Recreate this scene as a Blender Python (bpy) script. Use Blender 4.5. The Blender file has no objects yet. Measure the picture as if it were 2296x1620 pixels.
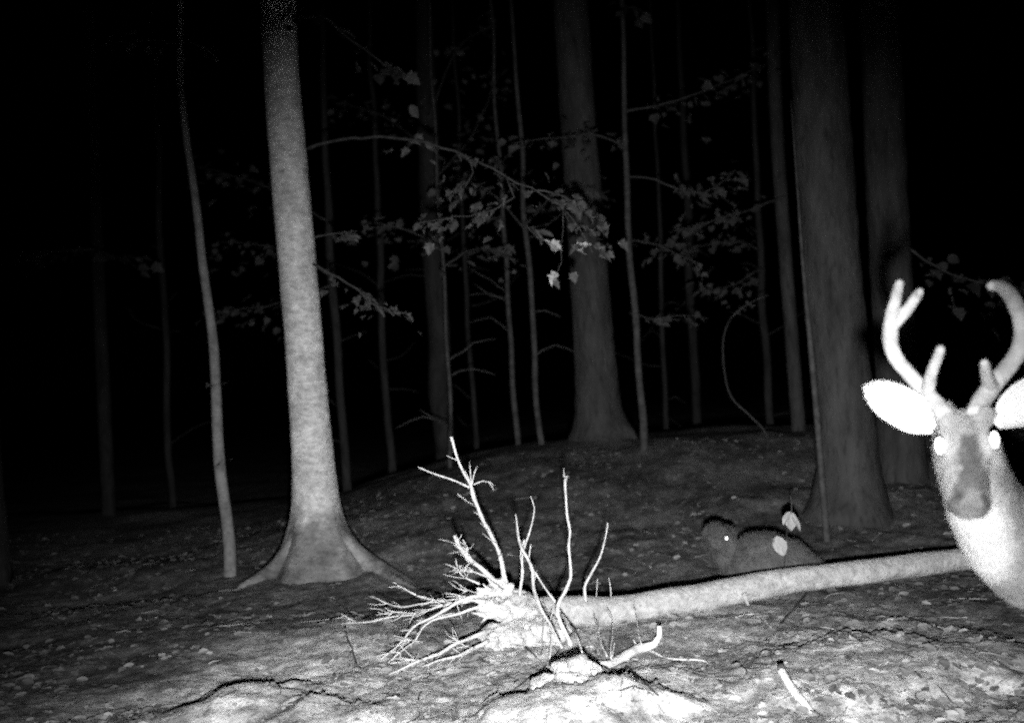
import bpy, bmesh, math, random
import numpy as np
from mathutils import Vector, Matrix, noise as mnoise

random.seed(7)
rng = np.random.default_rng(7)
S = bpy.context.scene
COL = S.collection

# ------------------------------------------------------------------ camera
IW, IH, FPX = 2296.0, 1620.0, 2354.0          # measuring grid laid over the photograph, focal length in its units
CAM = Vector((0.0, 0.0, 1.25))
PITCH = math.atan(40.0 / FPX)
ROLL = math.radians(3.5)
_f = Vector((0, math.cos(PITCH), math.sin(PITCH)))
_u0 = Vector((0, -math.sin(PITCH), math.cos(PITCH)))
_r0 = Vector((1, 0, 0))
_u = _u0 * math.cos(ROLL) + _r0 * math.sin(ROLL)
_r = _r0 * math.cos(ROLL) - _u0 * math.sin(ROLL)
cd = bpy.data.cameras.new('camera')
cam = bpy.data.objects.new('camera', cd); COL.objects.link(cam)
M = Matrix((_r, _u, -_f)).transposed().to_4x4(); M.translation = CAM
cam.matrix_world = M
cd.sensor_width = 36; cd.lens = 36 * FPX / IW
cd.clip_start = 0.05; cd.clip_end = 400
cd.dof.use_dof = True; cd.dof.focus_distance = 4.4; cd.dof.aperture_fstop = 2.0
S.camera = cam

# ------------------------------------------------------------------ night sky
w = bpy.data.worlds.new('World'); S.world = w; w.use_nodes = True
nt = w.node_tree; nt.nodes.clear()
sky = nt.nodes.new('ShaderNodeTexSky'); sky.sky_type = 'NISHITA'; sky.sun_disc = False
sky.sun_elevation = math.radians(-4); sky.sun_rotation = math.radians(200)
bw = nt.nodes.new('ShaderNodeRGBToBW'); bg = nt.nodes.new('ShaderNodeBackground'); wo = nt.nodes.new('ShaderNodeOutputWorld')
bg.inputs['Strength'].default_value = 0.002
nt.links.new(sky.outputs[0], bw.inputs[0]); nt.links.new(bw.outputs[0], bg.inputs['Color']); nt.links.new(bg.outputs[0], wo.inputs['Surface'])

# ------------------------------------------------------------------ the infrared flash that lit the photograph (just under the lens)
ld = bpy.data.lights.new('infrared_flash', 'SPOT')
ld.energy = 2700; ld.shadow_soft_size = 0.03; ld.spot_size = math.radians(68); ld.spot_blend = 1.0
flash = bpy.data.objects.new('infrared_flash', ld); COL.objects.link(flash)
flash.location = CAM + Vector((0.02, 0.02, -0.21))
def px(x, y, d):
    return CAM + d * (_f + _r * ((x - IW / 2) / FPX) - _u * ((y - IH / 2) / FPX))
flash.rotation_euler = (px(1300, 1560, 5.0) - flash.location).to_track_quat('-Z', 'Y').to_euler()

flash.scale = (1.0, 1.22, 1.0)                    # the lamp's beam is a little taller than wide
S.view_settings.view_transform = 'Standard'; S.view_settings.look = 'None'
S.view_settings.exposure = 0.0; S.view_settings.gamma = 1.0; S.view_settings.use_curve_mapping = False
S.cycles.filter_width = 2.3
S.cycles.max_bounces = 4
S.cycles.use_denoising = False        # keep the sensor-like grain
S.cycles.use_adaptive_sampling = True; S.cycles.adaptive_threshold = 0.5; S.cycles.adaptive_min_samples = 6

# ------------------------------------------------------------------ helpers: tags, meshes, noise
def tag(o, label=None, cat=None, group=None, kind=None):
    if label: o['label'] = label
    if cat: o['category'] = cat
    if group: o['group'] = group
    if kind: o['kind'] = kind
    return o
def empty(name, loc):
    o = bpy.data.objects.new(name, None); COL.objects.link(o); o.location = loc; o.empty_display_size = 0.1
    return o
TONEFN = {}
def mesh_obj(name, verts, faces, mat, parent=None, smooth=True, attr=None):
    me = bpy.data.meshes.new(name)
    me.from_pydata([tuple(v) for v in verts], [], faces)
    if smooth: me.polygons.foreach_set('use_smooth', [True] * len(me.polygons))
    if attr is not None:
        a = me.attributes.new('tone', 'FLOAT', 'POINT'); a.data.foreach_set('value', np.asarray(attr, dtype=np.float32))
    me.materials.append(mat); me.update()
    o = bpy.data.objects.new(name, me); COL.objects.link(o)
    if parent is not None: adopt(o, parent)
    return o
def world_loc(o):
    l = Vector(o.location)
    while o.parent is not None:
        o = o.parent; l = l + Vector(o.location)
    return l
def adopt(o, parent):            # vertices are made in world space: shift them into the parent's space
    o.parent = parent
    o.location = -world_loc(parent)

def _hash(ix, iy, seed):
    h = (ix.astype(np.int64) * 374761393 + iy.astype(np.int64) * 668265263 + seed * 974634711) & 0x7fffffff
    h = ((h ^ (h >> 13)) * 1274126177) & 0x7fffffff
    return ((h ^ (h >> 16)) & 0xffff) / 65535.0
def vnoise(x, y, seed=0):
    ix = np.floor(x); iy = np.floor(y); fx = x - ix; fy = y - iy
    fx = fx * fx * fx * (fx * (fx * 6 - 15) + 10); fy = fy * fy * fy * (fy * (fy * 6 - 15) + 10)
    a = _hash(ix, iy, seed); b = _hash(ix + 1, iy, seed); c = _hash(ix, iy + 1, seed); d = _hash(ix + 1, iy + 1, seed)
    return (a + (b - a) * fx + (c - a) * fy + (a - b - c + d) * fx * fy) * 2 - 1
def sstep(a, b, x):
    t = np.clip((x - a) / (b - a), 0, 1); return t * t * (3 - 2 * t)

# ------------------------------------------------------------------ terrain height
MOUNDS = [  # cx, cy, rx, ry, height, turn
    (-1.12, 4.20, 0.44, 0.36, 0.065, -0.12),
    (-0.80, 4.00, 0.30, 0.30, 0.05, -0.25),
    (0.13, 3.95, 0.40, 0.36, 0.10, 0.0),
    (0.40, 4.00, 0.26, 0.16, 0.03, 0.1),
    (1.35, 4.25, 0.9, 0.5, 0.05, 0.1),
]
def mound(x, y, m):
    cx, cy, rx, ry, h, t = m
    dx = x - cx; dy = y - cy
    u = (dx * math.cos(t) + dy * math.sin(t)) / rx; v = (-dx * math.sin(t) + dy * math.cos(t)) / ry
    wob = 0.22 * vnoise(x * 5.1, y * 5.1, 3) + 0.09 * vnoise(x * 14, y * 14, 4)
    r = np.sqrt(u * u + v * v) + wob
    return h * (1 - sstep(0.25, 1.05, r))
def gz_base(x, y):
    R = 0.04 + 0.54 * sstep(-2.9, 0.4, x)
    z = R * sstep(5.8, 10.6, y) - 0.012 * np.maximum(y - 11.5, 0) - 0.25 * sstep(11, 16, y)
    for m in MOUNDS: z = z + mound(x, y, m)
    return z
def gz(x, y):
    x = np.asarray(x, float); y = np.asarray(y, float)
    z = gz_base(x, y)
    near = 1 - sstep(9, 14, y)
    z = z + 0.035 * vnoise(x * 1.3, y * 1.3, 11) + 0.016 * vnoise(x * 4.1, y * 4.1, 12) * near
    z = z + near * (0.006 * vnoise(x * 11, y * 11, 13) + 0.0035 * vnoise(x * 26, y * 26, 14))
    return z
def gzf(x, y): return float(gz(np.array([x]), np.array([y]))[0])
def hit(x, y, lo=2.5, hi=40):
    ds = np.arange(lo, hi, 0.02)
    dirv = _f + _r * ((x - IW / 2) / FPX) - _u * ((y - IH / 2) / FPX)
    X = ds * dirv.x; Y = ds * dirv.y; Z = CAM.z + ds * dirv.z
    below = np.nonzero(Z < gz(X, Y))[0]
    d = ds[below[0]] if len(below) else hi
    return float(d)
def onground(x, y): return px(x, y, hit(x, y))

# ------------------------------------------------------------------ materials (all grey: the photograph is a black-and-white infrared picture)
def new_mat(name):
    m = bpy.data.materials.new(name); m.use_nodes = True
    n = m.node_tree.nodes; b = n['Principled BSDF']; b.inputs['Specular IOR Level'].default_value = 0.15
    b.inputs['Roughness'].default_value = 0.85
    return m, m.node_tree, b
def grey_mat(name, lo, hi, scale=6.0, detail=6.0, bump=0.3, bscale=40.0, stretch=(1, 1, 1), speck=0.0, rough=0.85, dist=0.01, tone=False, transl=0.0):
    m, t, b = new_mat(name)
    N = t.nodes; L = t.links
    b.inputs['Roughness'].default_value = rough
    tc = N.new('ShaderNodeTexCoord'); mp = N.new('ShaderNodeMapping'); mp.inputs['Scale'].default_value = stretch
    L.new(tc.outputs['Object'], mp.inputs['Vector'])
    nz = N.new('ShaderNodeTexNoise'); nz.inputs['Scale'].default_value = scale; nz.inputs['Detail'].default_value = detail; nz.inputs['Roughness'].default_value = 0.65
    L.new(mp.outputs[0], nz.inputs['Vector'])
    rp = N.new('ShaderNodeValToRGB')
    rp.color_ramp.elements[0].position = 0.32; rp.color_ramp.elements[1].position = 0.68
    rp.color_ramp.elements[0].color = (lo, lo, lo, 1); rp.color_ramp.elements[1].color = (hi, hi, hi, 1)
    L.new(nz.outputs['Fac'], rp.inputs['Fac'])
    out = rp.outputs['Color']
    if speck > 0:
        n2 = N.new('ShaderNodeTexNoise'); n2.inputs['Scale'].default_value = bscale * 1.6; n2.inputs['Detail'].default_value = 3
        L.new(mp.outputs[0], n2.inputs['Vector'])
        r2 = N.new('ShaderNodeValToRGB'); r2.color_ramp.elements[0].position = 0.30; r2.color_ramp.elements[1].position = 0.47
        k = 1 - speck
        r2.color_ramp.elements[0].color = (k, k, k, 1); r2.color_ramp.elements[1].color = (1, 1, 1, 1)
        L.new(n2.outputs['Fac'], r2.inputs['Fac'])
        mx = N.new('ShaderNodeMix'); mx.data_type = 'RGBA'; mx.blend_type = 'MULTIPLY'; mx.inputs[0].default_value = 1.0
        L.new(out, mx.inputs[6]); L.new(r2.outputs['Color'], mx.inputs[7]); out = mx.outputs[2]
    if tone:
        at = N.new('ShaderNodeAttribute'); at.attribute_name = 'tone'
        mx = N.new('ShaderNodeMix'); mx.data_type = 'RGBA'; mx.blend_type = 'MULTIPLY'; mx.inputs[0].default_value = 1.0
        L.new(out, mx.inputs[6]); L.new(at.outputs['Fac'], mx.inputs[7]); out = mx.outputs[2]
    L.new(out, b.inputs['Base Color'])
    n3 = N.new('ShaderNodeTexNoise'); n3.inputs['Scale'].default_value = bscale; n3.inputs['Detail'].default_value = 5; n3.inputs['Roughness'].default_value = 0.7
    L.new(mp.outputs[0], n3.inputs['Vector'])
    bp = N.new('ShaderNodeBump'); bp.inputs['Strength'].default_value = bump; bp.inputs['Distance'].default_value = dist
    L.new(n3.outputs['Fac'], bp.inputs['Height']); L.new(bp.outputs[0], b.inputs['Normal'])
    return m
MAT = {}
MAT['ground'] = grey_mat('leaf_mould', 0.17, 0.56, scale=9, detail=10, bump=0.6, bscale=40, speck=0.6, dist=0.014, tone=True)
MAT['litter'] = grey_mat('dead_leaf', 0.09, 0.3, scale=3.0, detail=2, bump=0.3, bscale=60, tone=True)
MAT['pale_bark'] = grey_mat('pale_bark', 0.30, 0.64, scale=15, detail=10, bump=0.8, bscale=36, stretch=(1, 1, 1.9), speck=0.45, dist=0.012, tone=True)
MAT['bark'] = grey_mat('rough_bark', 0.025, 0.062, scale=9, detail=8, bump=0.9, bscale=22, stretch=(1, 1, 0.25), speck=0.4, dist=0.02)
MAT['far_bark'] = grey_mat('dark_far_bark', 0.012, 0.035, scale=9, detail=8, bump=0.9, bscale=22, stretch=(1, 1, 0.25), speck=0.4, dist=0.02)  # rough bark repeated in a darker tone for the far trunks
MAT['young_bark'] = grey_mat('young_tree_bark', 0.09, 0.2, scale=14, detail=5, bump=0.4, bscale=40, speck=0.3)
MAT['thin_bark'] = grey_mat('sapling_bark', 0.025, 0.07, scale=14, detail=5, bump=0.4, bscale=40, speck=0.3)
MAT['log'] = grey_mat('log_bark', 0.27, 0.54, scale=16, detail=10, bump=1.0, bscale=30, dist=0.015, stretch=(1, 1, 1), speck=0.35)
MAT['root'] = grey_mat('root_wood', 0.4, 0.72, scale=26, detail=7, bump=0.8, bscale=70, speck=0.4)
MAT['fresh_wood'] = grey_mat('fresh_broken_wood', 0.4, 0.75, scale=20, detail=5, bump=0.6, bscale=60)
MAT['soil'] = grey_mat('clinging_soil', 0.32, 0.66, scale=12, detail=9, bump=0.8, bscale=40, speck=0.45, dist=0.02)
MAT['dark_twig'] = grey_mat('dark_twig_bark', 0.03, 0.08, scale=20, bump=0.4, bscale=60)
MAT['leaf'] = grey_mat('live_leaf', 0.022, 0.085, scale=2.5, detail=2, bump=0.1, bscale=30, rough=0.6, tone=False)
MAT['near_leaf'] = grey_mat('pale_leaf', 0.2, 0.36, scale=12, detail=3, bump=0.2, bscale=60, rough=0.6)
MAT['fur'] = grey_mat('deer_fur', 0.8, 1.1, scale=60, detail=6, bump=0.6, bscale=160, stretch=(1, 1, 0.4), tone=True, rough=0.95, dist=0.006)
MAT['velvet'] = grey_mat('antler_velvet', 0.2, 0.36, scale=18, detail=5, bump=0.4, bscale=150, rough=0.95)
MAT['ear'] = grey_mat('ear_fur', 0.5, 0.75, scale=30, detail=3, bump=0.3, bscale=140, rough=0.95)
MAT['dim_fur'] = grey_mat('small_animal_fur', 0.06, 0.11, scale=30, detail=5, bump=0.5, bscale=120, tone=True, rough=0.95)
m, t, b = new_mat('eye_shine'); b.inputs['Base Color'].default_value = (1, 1, 1, 1); b.inputs['Metallic'].default_value = 1.0; b.inputs['Roughness'].default_value = 0.36
MAT['eye'] = m
m, t, b = new_mat('painted_eye_shine'); b.inputs['Base Color'].default_value = (1, 1, 1, 1); b.inputs['Roughness'].default_value = 0.6  # plain white colour stands in for the flash thrown back by the eyes
MAT['deer_eye'] = m
m, t, b = new_mat('nose_skin'); b.inputs['Base Color'].default_value = (0.10, 0.10, 0.10, 1); b.inputs['Roughness'].default_value = 0.5
MAT['nose'] = m

# ------------------------------------------------------------------ ground: one sheet
def axis(lo, hi, dense_lo, dense_hi, step, grow=1.13):
    a = list(np.arange(dense_lo, dense_hi + 1e-6, step))
    s = step; v = a[-1]
    while v < hi: s *= grow; v += s; a.append(v)
    s = step; v = a[0]; pre = []
    while v > lo: s *= grow; v -= s; pre.append(v)
    return np.array(pre[::-1] + a)
gx = axis(-120, 120, -2.6, 3.0, 0.018, 1.07); gy = axis(-30, 200, 3.4, 6.6, 0.018, 1.035)
XX, YY = np.meshgrid(gx, gy); ZZ = gz(XX, YY)
cl = np.zeros_like(ZZ)
fine = (YY < 8) & (np.abs(XX) < 3.4)
ZZ = ZZ + np.where(fine, 0.0022 * vnoise(XX * 48, YY * 48, 21), 0)
tone = 0.92 + 0.35 * vnoise(XX * 2.2, YY * 2.2, 31) + 0.25 * vnoise(XX * 7, YY * 7, 32) + 0.25 * vnoise(XX * 19, YY * 19, 33) + 0.2 * vnoise(XX * 43, YY * 43, 34)
soil = np.zeros_like(ZZ)
for i, mm in enumerate(MOUNDS[:4]): soil = np.maximum(soil, mound(XX, YY, mm) / mm[4])
def flash_pool(x, y):                                  # pale torn-up soil, with the flash's pool and falloff painted into its tone
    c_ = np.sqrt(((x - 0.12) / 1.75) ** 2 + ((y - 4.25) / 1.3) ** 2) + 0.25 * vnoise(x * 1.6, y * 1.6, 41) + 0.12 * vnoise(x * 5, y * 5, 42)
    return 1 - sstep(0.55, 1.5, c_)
pool_tone = flash_pool(XX, YY)
tone = np.clip(tone, 0.4, 1.6) * (0.33 + 1.05 * pool_tone) + 0.18 * soil
nx, ny = len(gx), len(gy)
idx = np.arange(nx * ny).reshape(ny, nx)
faces = np.stack([idx[:-1, :-1], idx[:-1, 1:], idx[1:, 1:], idx[1:, :-1]], -1).reshape(-1, 4).tolist()
verts = np.stack([XX, YY, ZZ], -1).reshape(-1, 3).tolist()
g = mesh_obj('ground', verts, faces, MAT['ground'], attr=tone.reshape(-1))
tag(g, 'dark forest floor of soil and leaf mould rising towards the back', 'ground', kind='structure')

# ------------------------------------------------------------------ tubes
def frame(tv, ref=Vector((0, 0, 1))):
    tv = tv.normalized()
    a = tv.cross(ref)
    if a.length < 1e-4: a = tv.cross(Vector((0, 1, 0)))
    a.normalize(); return a, a.cross(tv).normalized()
def resample(pts, rad, step):
    out = []; orad = []
    n = len(pts)
    for i in range(n - 1):
        p0 = pts[max(i - 1, 0)]; p1 = pts[i]; p2 = pts[i + 1]; p3 = pts[min(i + 2, n - 1)]
        k = max(1, int((p2 - p1).length / step))
        for j in range(k):
            t = j / k
            q = 0.5 * ((2 * p1) + (p2 - p0) * t + (2 * p0 - 5 * p1 + 4 * p2 - p3) * t * t + (3 * p1 - p0 - 3 * p2 + p3) * t ** 3)
            out.append(q); orad.append(rad[i] + (rad[i + 1] - rad[i]) * t)
    out.append(pts[-1]); orad.append(rad[-1])
    return out, orad
def tube_geo(pts, rad, sides=10, rough=0.0, nscale=8.0, wob=0.0, seed=0, step=None, flare=None, wobf=7.0):
    """closed tube along pts; rough = share of the radius the bark is uneven by"""
    pts = [Vector(p) for p in pts]
    if step: pts, rad = resample(pts, rad, step)
    n = len(pts); V = []; F = []
    if wob:
        pts = [p + Vector((mnoise.noise(p * wobf + Vector((seed, 0, 0))), mnoise.noise(p * wobf + Vector((0, seed, 5))), mnoise.noise(p * wobf + Vector((3, 0, seed))))) * wob for p in pts]
    a_prev = None
    for i, p in enumerate(pts):
        tv = pts[min(i + 1, n - 1)] - pts[max(i - 1, 0)]
        if a_prev is None: a, b = frame(tv, Vector((0.3, 1, 0.2)))
        else:
            tn = tv.normalized(); a = (a_prev - tn * a_prev.dot(tn)).normalized(); b = tn.cross(a)
        a_prev = a
        for k in range(sides):
            th = 2 * math.pi * k / sides
            dr = a * math.cos(th) + b * math.sin(th)
            q = p + dr * rad[i]
            r = rad[i]
            if rough: r *= 1 + rough * mnoise.fractal(q * nscale + Vector((seed * 1.7, 0, 0)), 1.0, 2.0, 4)
            if flare: r *= flare(th, i / (n - 1), dr)
            V.append(p + dr * r)
    for i in range(n - 1):
        for k in range(sides):
            F.append((i * sides + k, i * sides + (k + 1) % sides, (i + 1) * sides + (k + 1) % sides, (i + 1) * sides + k))
    V.append(pts[0]); c0 = len(V) - 1; V.append(pts[-1]); c1 = len(V) - 1
    for k in range(sides):
        F.append((c0, (k + 1) % sides, k)); F.append((c1, (n - 1) * sides + k, (n - 1) * sides + (k + 1) % sides))
    return V, F
def tube(name, pts, rad, mat, parent=None, **kw):
    tf = kw.pop('tonefn', None)
    V, F = tube_geo(pts, rad, **kw)
    return mesh_obj(name, V, F, mat, parent, attr=[tf(v) for v in V] if tf else None)

def tube_geo_simple(pts, r): return tube_geo(pts, [r, r, r * .8, r * .4], sides=5)
# ------------------------------------------------------------------ leaves
def leaf_shape(lobed=True, curl=0.25):
    if lobed:
        pr = [(0, 0), (0.17, 0.07), (0.34, 0.07), (0.31, 0.25), (0.43, 0.47), (0.27, 0.54), (0.19, 0.76), (0, 1.0)]
    else:
        pr = [(0, 0), (0.2, 0.15), (0.33, 0.4), (0.28, 0.68), (0.12, 0.9), (0, 1.0)]
    V = []; F = []
    mid = [(0, y) for _, y in pr]
    for (x, y) in pr: V.append((0, y, -curl * y * y * 0.5))
    n = len(pr)
    for sgn in (1, -1):
        base = len(V)
        for (x, y) in pr: V.append((sgn * x, y, curl * x * 0.7 - curl * y * y * 0.5 + 0.05 * math.sin(9 * x + 7 * y)))
        for i in range(n - 1):
            f = (i, base + i, base + i + 1, i + 1)
            F.append(f if sgn > 0 else f[::-1])
    return np.array(V), F
LV, LF = leaf_shape(True)
BV, BF = leaf_shape(False)
def rot_basis(direction, up, spin=0.0):
    y = Vector(direction).normalized(); x = y.cross(Vector(up))
    if x.length < 1e-3: x = Vector((1, 0, 0))
    x.normalize(); z = x.cross(y)
    if spin:
        q = Matrix.Rotation(spin, 3, y); x = q @ x; z = q @ z
    return Matrix((x, y, z)).transposed()
class Leaves:
    def __init__(s): s.V = []; s.F = []; s.T = []
    def add(s, p, direction, up, size, spin=0, lobed=True, tone=1.0):
        R = np.array(rot_basis(direction, up, spin)) * size
        vv = (LV if lobed else BV) @ R.T + np.array(p)
        o = len(s.V); s.V.extend(vv.tolist()); s.T.extend([tone] * len(vv))
        s.F.extend([tuple(i + o for i in f) for f in (LF if lobed else BF)])
    def build(s, name, mat, parent=None): return mesh_obj(name, s.V, s.F, mat, parent, smooth=False, attr=s.T)

# forest floor: thousands of dead leaves nobody could count
lit = Leaves()
NL = 15000
ly = 3.5 + 6.5 * rng.random(NL) ** 1.5; lx = rng.uniform(-0.55, 0.55, NL) * ly
on_m = np.max([mound(lx, ly, mm) / mm[4] for mm in MOUNDS[:4]], axis=0)
keep = (on_m < 0.05) & (vnoise(lx * 1.7, ly * 1.7, 77) > rng.uniform(-1.0, 0.6, NL))
lx = lx[keep]; ly = ly[keep]; e = 0.08; lc = flash_pool(lx, ly)
lz = gz(lx, ly); sx_ = (gz(lx + e, ly) - gz(lx - e, ly)) / (2 * e); sy_ = (gz(lx, ly + e) - gz(lx, ly - e)) / (2 * e)
for x, y, z, gx_, gy_, leaf_pool in zip(lx.tolist(), ly.tolist(), lz.tolist(), sx_.tolist(), sy_.tolist(), lc.tolist()):
    a = random.uniform(0, 2 * math.pi)
    n = Vector((-gx_ + random.gauss(0, .2), -gy_ + random.gauss(0, .2), 1)).normalized()
    d = Vector((math.cos(a), math.sin(a), 0)); d = (d - n * d.dot(n)).normalized()
    lit.add((x, y, z + random.uniform(0.001, 0.01)), d, n, random.uniform(0.02, 0.06), random.gauss(0, .25), random.random() < 0.15, random.choice((.35, .45, .55, .6, .7, .8, .95)) * (1 + .9 * leaf_pool))  # leaves near the roots painted lighter to follow the flash pool
tag(lit.build('leaf_litter', MAT['litter']), 'scattered dead leaves lying over the forest floor', 'leaf litter', kind='stuff')

bm0 = bmesh.new(); bmesh.ops.create_icosphere(bm0, subdivisions=1, radius=1.0)
bm0.verts.ensure_lookup_table(); IV = np.array([tuple(v.co) for v in bm0.verts]); IF = [tuple(v.index for v in f.verts) for f in bm0.faces]; bm0.free()
V_ = []; F_ = []; T_ = []
for k in range(2600):
    y = rng.normal(4.3, .55); x = rng.normal(.1, .85)
    if y < 3.4 or rng.random() > float(flash_pool(np.array([x]), np.array([y]))[0]): continue
    r_ = .003 + .009 * rng.random() ** 3; o = len(V_)
    q = IV * (r_ * rng.uniform(.6, 1.3, (len(IV), 1)) * np.array([[1, 1, .7]])) + np.array([[x, y, gzf(x, y) + r_ * .3]])
    V_ += q.tolist(); F_ += [tuple(i + o for i in f) for f in IF]; T_ += [float(rng.uniform(.5, 1.1))] * len(IV)
tag(mesh_obj('soil_crumbs', V_, F_, MAT['litter'], smooth=False, attr=T_), 'loose crumbs of pale soil thrown about round the roots', 'soil', kind='stuff')
V_ = []; F_ = []; T_ = []
for k in range(330):
    y = 3.5 + 5.0 * random.random() ** 1.4; x = random.uniform(-.5, .5) * y
    a = random.uniform(0, math.pi); L_ = random.uniform(.04, .2); r0 = random.uniform(.0015, .004)
    ps = []
    bend = random.uniform(-.5, .5)
    for j in range(4):
        q = j / 3; xx = x + math.cos(a + bend * q) * L_ * q; yy = y + math.sin(a + bend * q) * L_ * q
        ps.append(Vector((xx, yy, gzf(xx, yy) + r0 + random.uniform(0, .006))))
    v_, f_ = tube_geo_simple(ps, r0); o = len(V_)
    V_ += v_; F_ += [tuple(i + o for i in q) for q in f_]; T_ += [random.choice((.3, .5, .9, 1.3))] * len(v_)
tag(mesh_obj('twig_litter', V_, F_, MAT['litter'], attr=T_), 'tiny broken twigs strewn over the forest floor', 'twig litter', kind='stuff')

# ------------------------------------------------------------------ trees
def trunk_pts(rows, d, top=None):
    """rows: (y, left x, right x) measured down the trunk, at depth d -> points and radii from foot to top"""
    P = []; R = []
    for (y, l, r) in rows[::-1]:
        P.append(px((l + r) / 2, y, d)); R.append((r - l) / 2 * d / FPX)
    if top:
        dv = (P[-1] - P[-2]).normalized(); n = 5
        p0 = P[-1]; r0 = R[-1]
        for i in range(1, n + 1): P.append(p0 + dv * (top * i / n)); R.append(r0 * (1 - 0.6 * i / n))
    return P, R
def plant(P, sink=0.12):                         # carry the foot of a trunk down into the soil
    z = gzf(P[0].x, P[0].y) - sink
    return z
def make_tree(name, label, rows, mat, d, cat='tree', group=None, top=3.0, sides=20, rough=0.06, flare=None, step=0.09, nscale=8.0, wob=0.0, tonefn=None):
    P, R = trunk_pts(rows, d, top)
    z = plant(P)
    if P[0].z > z + 0.02:
        dv = (P[0] - P[1]).normalized(); k = (P[0].z - z) / max(-dv.z, 0.2)
        P.insert(0, P[0] + dv * k); R.insert(0, R[0] * (1.1 if sides > 12 else 1.0))
    base = Vector((P[0].x, P[0].y, gzf(P[0].x, P[0].y)))
    t = empty(name, base)
    tag(t, label, cat, group)
    tube('trunk', P, R, mat, t, sides=sides, rough=rough, nscale=nscale, step=step, seed=len(bpy.data.objects), flare=flare, wob=wob, wobf=1.3, tonefn=tonefn)
    return t, P, R

def limb(tree, pts, r0, r1, mat, wob=0.02):
    P = [Vector(p) for p in pts]
    n = len(P); R = [r0 + (r1 - r0) * i / (n - 1) for i in range(n)]
    return tube('branch', P, R, mat, tree, sides=6, step=0.08, wob=wob, seed=len(bpy.data.objects))

# pale smooth-barked tree
d1 = hit(700, 1275)
rows1 = [(-40, 581, 660), (0, 583, 663), (150, 591, 670), (320, 602, 684), (500, 616, 701), (700, 634, 718), (850, 645, 731), (1000, 653, 746), (1100, 655, 757), (1160, 651, 770), (1205, 640, 787), (1245, 622, 812), (1280, 600, 840), (1310, 575, 868), (1340, 545, 895)]
def flare1(th, t, dr): return 1 + 0.12 * max(0, 1 - t * 12) * (math.sin(5 * th + 0.6) + .5 * math.sin(3 * th + 2))
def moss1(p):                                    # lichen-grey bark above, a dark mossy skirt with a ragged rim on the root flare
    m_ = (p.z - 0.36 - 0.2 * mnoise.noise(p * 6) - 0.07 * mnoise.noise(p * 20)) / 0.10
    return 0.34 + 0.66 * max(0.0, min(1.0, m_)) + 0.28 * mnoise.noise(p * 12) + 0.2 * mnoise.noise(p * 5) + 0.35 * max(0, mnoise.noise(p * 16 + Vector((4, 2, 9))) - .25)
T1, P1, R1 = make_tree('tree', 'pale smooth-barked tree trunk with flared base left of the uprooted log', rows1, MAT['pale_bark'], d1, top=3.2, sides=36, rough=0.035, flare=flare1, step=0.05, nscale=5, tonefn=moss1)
for (x, y, x2, y2, x3, y3, r_) in [(775, 1205, 835, 1262, 925, 1312, .075), (655, 1215, 615, 1275, 545, 1315, .075)]:
    q1, q2 = onground(x2, y2 + 14), onground(x3, y3)
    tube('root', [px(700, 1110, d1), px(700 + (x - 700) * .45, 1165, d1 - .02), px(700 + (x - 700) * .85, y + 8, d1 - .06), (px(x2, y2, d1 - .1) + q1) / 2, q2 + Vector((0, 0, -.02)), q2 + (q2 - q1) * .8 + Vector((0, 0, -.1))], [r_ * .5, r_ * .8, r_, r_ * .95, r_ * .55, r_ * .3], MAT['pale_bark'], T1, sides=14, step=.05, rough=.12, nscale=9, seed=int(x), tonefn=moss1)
# thin straight tree left of it
d2 = hit(512, 1292)
T2, P2, R2 = make_tree('young_tree', 'thin straight grey young tree standing left of the pale trunk', [(-20, 396, 409), (150, 404, 419), (350, 419, 435), (520, 434, 452), (760, 459, 480), (1000, 477, 502), (1150, 488, 514), (1292, 496, 525)], MAT['young_bark'], d2, top=2.5, sides=14, wob=.04, rough=0.05)
# at the left picture edge
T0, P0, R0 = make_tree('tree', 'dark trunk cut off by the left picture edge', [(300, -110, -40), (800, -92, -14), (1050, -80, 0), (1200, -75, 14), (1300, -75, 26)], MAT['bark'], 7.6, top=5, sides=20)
T3, P3, R3 = make_tree('tree', 'very faint slim trunk in the darkness at far left', [(100, 190, 215), (560, 205, 232), (900, 218, 248), (1160, 230, 260)], MAT['far_bark'], 11.5, top=4)
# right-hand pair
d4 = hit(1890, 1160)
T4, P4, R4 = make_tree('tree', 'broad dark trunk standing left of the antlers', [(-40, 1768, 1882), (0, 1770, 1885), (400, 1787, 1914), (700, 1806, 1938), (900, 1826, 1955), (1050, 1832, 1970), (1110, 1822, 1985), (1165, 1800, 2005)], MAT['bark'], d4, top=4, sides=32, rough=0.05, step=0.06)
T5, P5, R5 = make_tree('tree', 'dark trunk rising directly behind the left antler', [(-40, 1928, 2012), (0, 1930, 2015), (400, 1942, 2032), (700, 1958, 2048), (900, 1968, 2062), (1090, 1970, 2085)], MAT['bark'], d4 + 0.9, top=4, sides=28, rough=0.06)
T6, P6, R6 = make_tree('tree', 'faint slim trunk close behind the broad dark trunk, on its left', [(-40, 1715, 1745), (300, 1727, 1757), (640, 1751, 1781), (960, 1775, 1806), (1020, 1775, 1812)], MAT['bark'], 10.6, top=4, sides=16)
T4b, P4b, R4b = make_tree('sapling', 'thin pale sapling in front of the left edge of the broad dark trunk', [(430, 1786, 1791), (600, 1797, 1805), (780, 1812, 1824), (950, 1826, 1840), (1060, 1835, 1849), (1110, 1839, 1853)], MAT['thin_bark'], d4 - 0.45, cat='sapling', top=0.6, sides=10)
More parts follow.
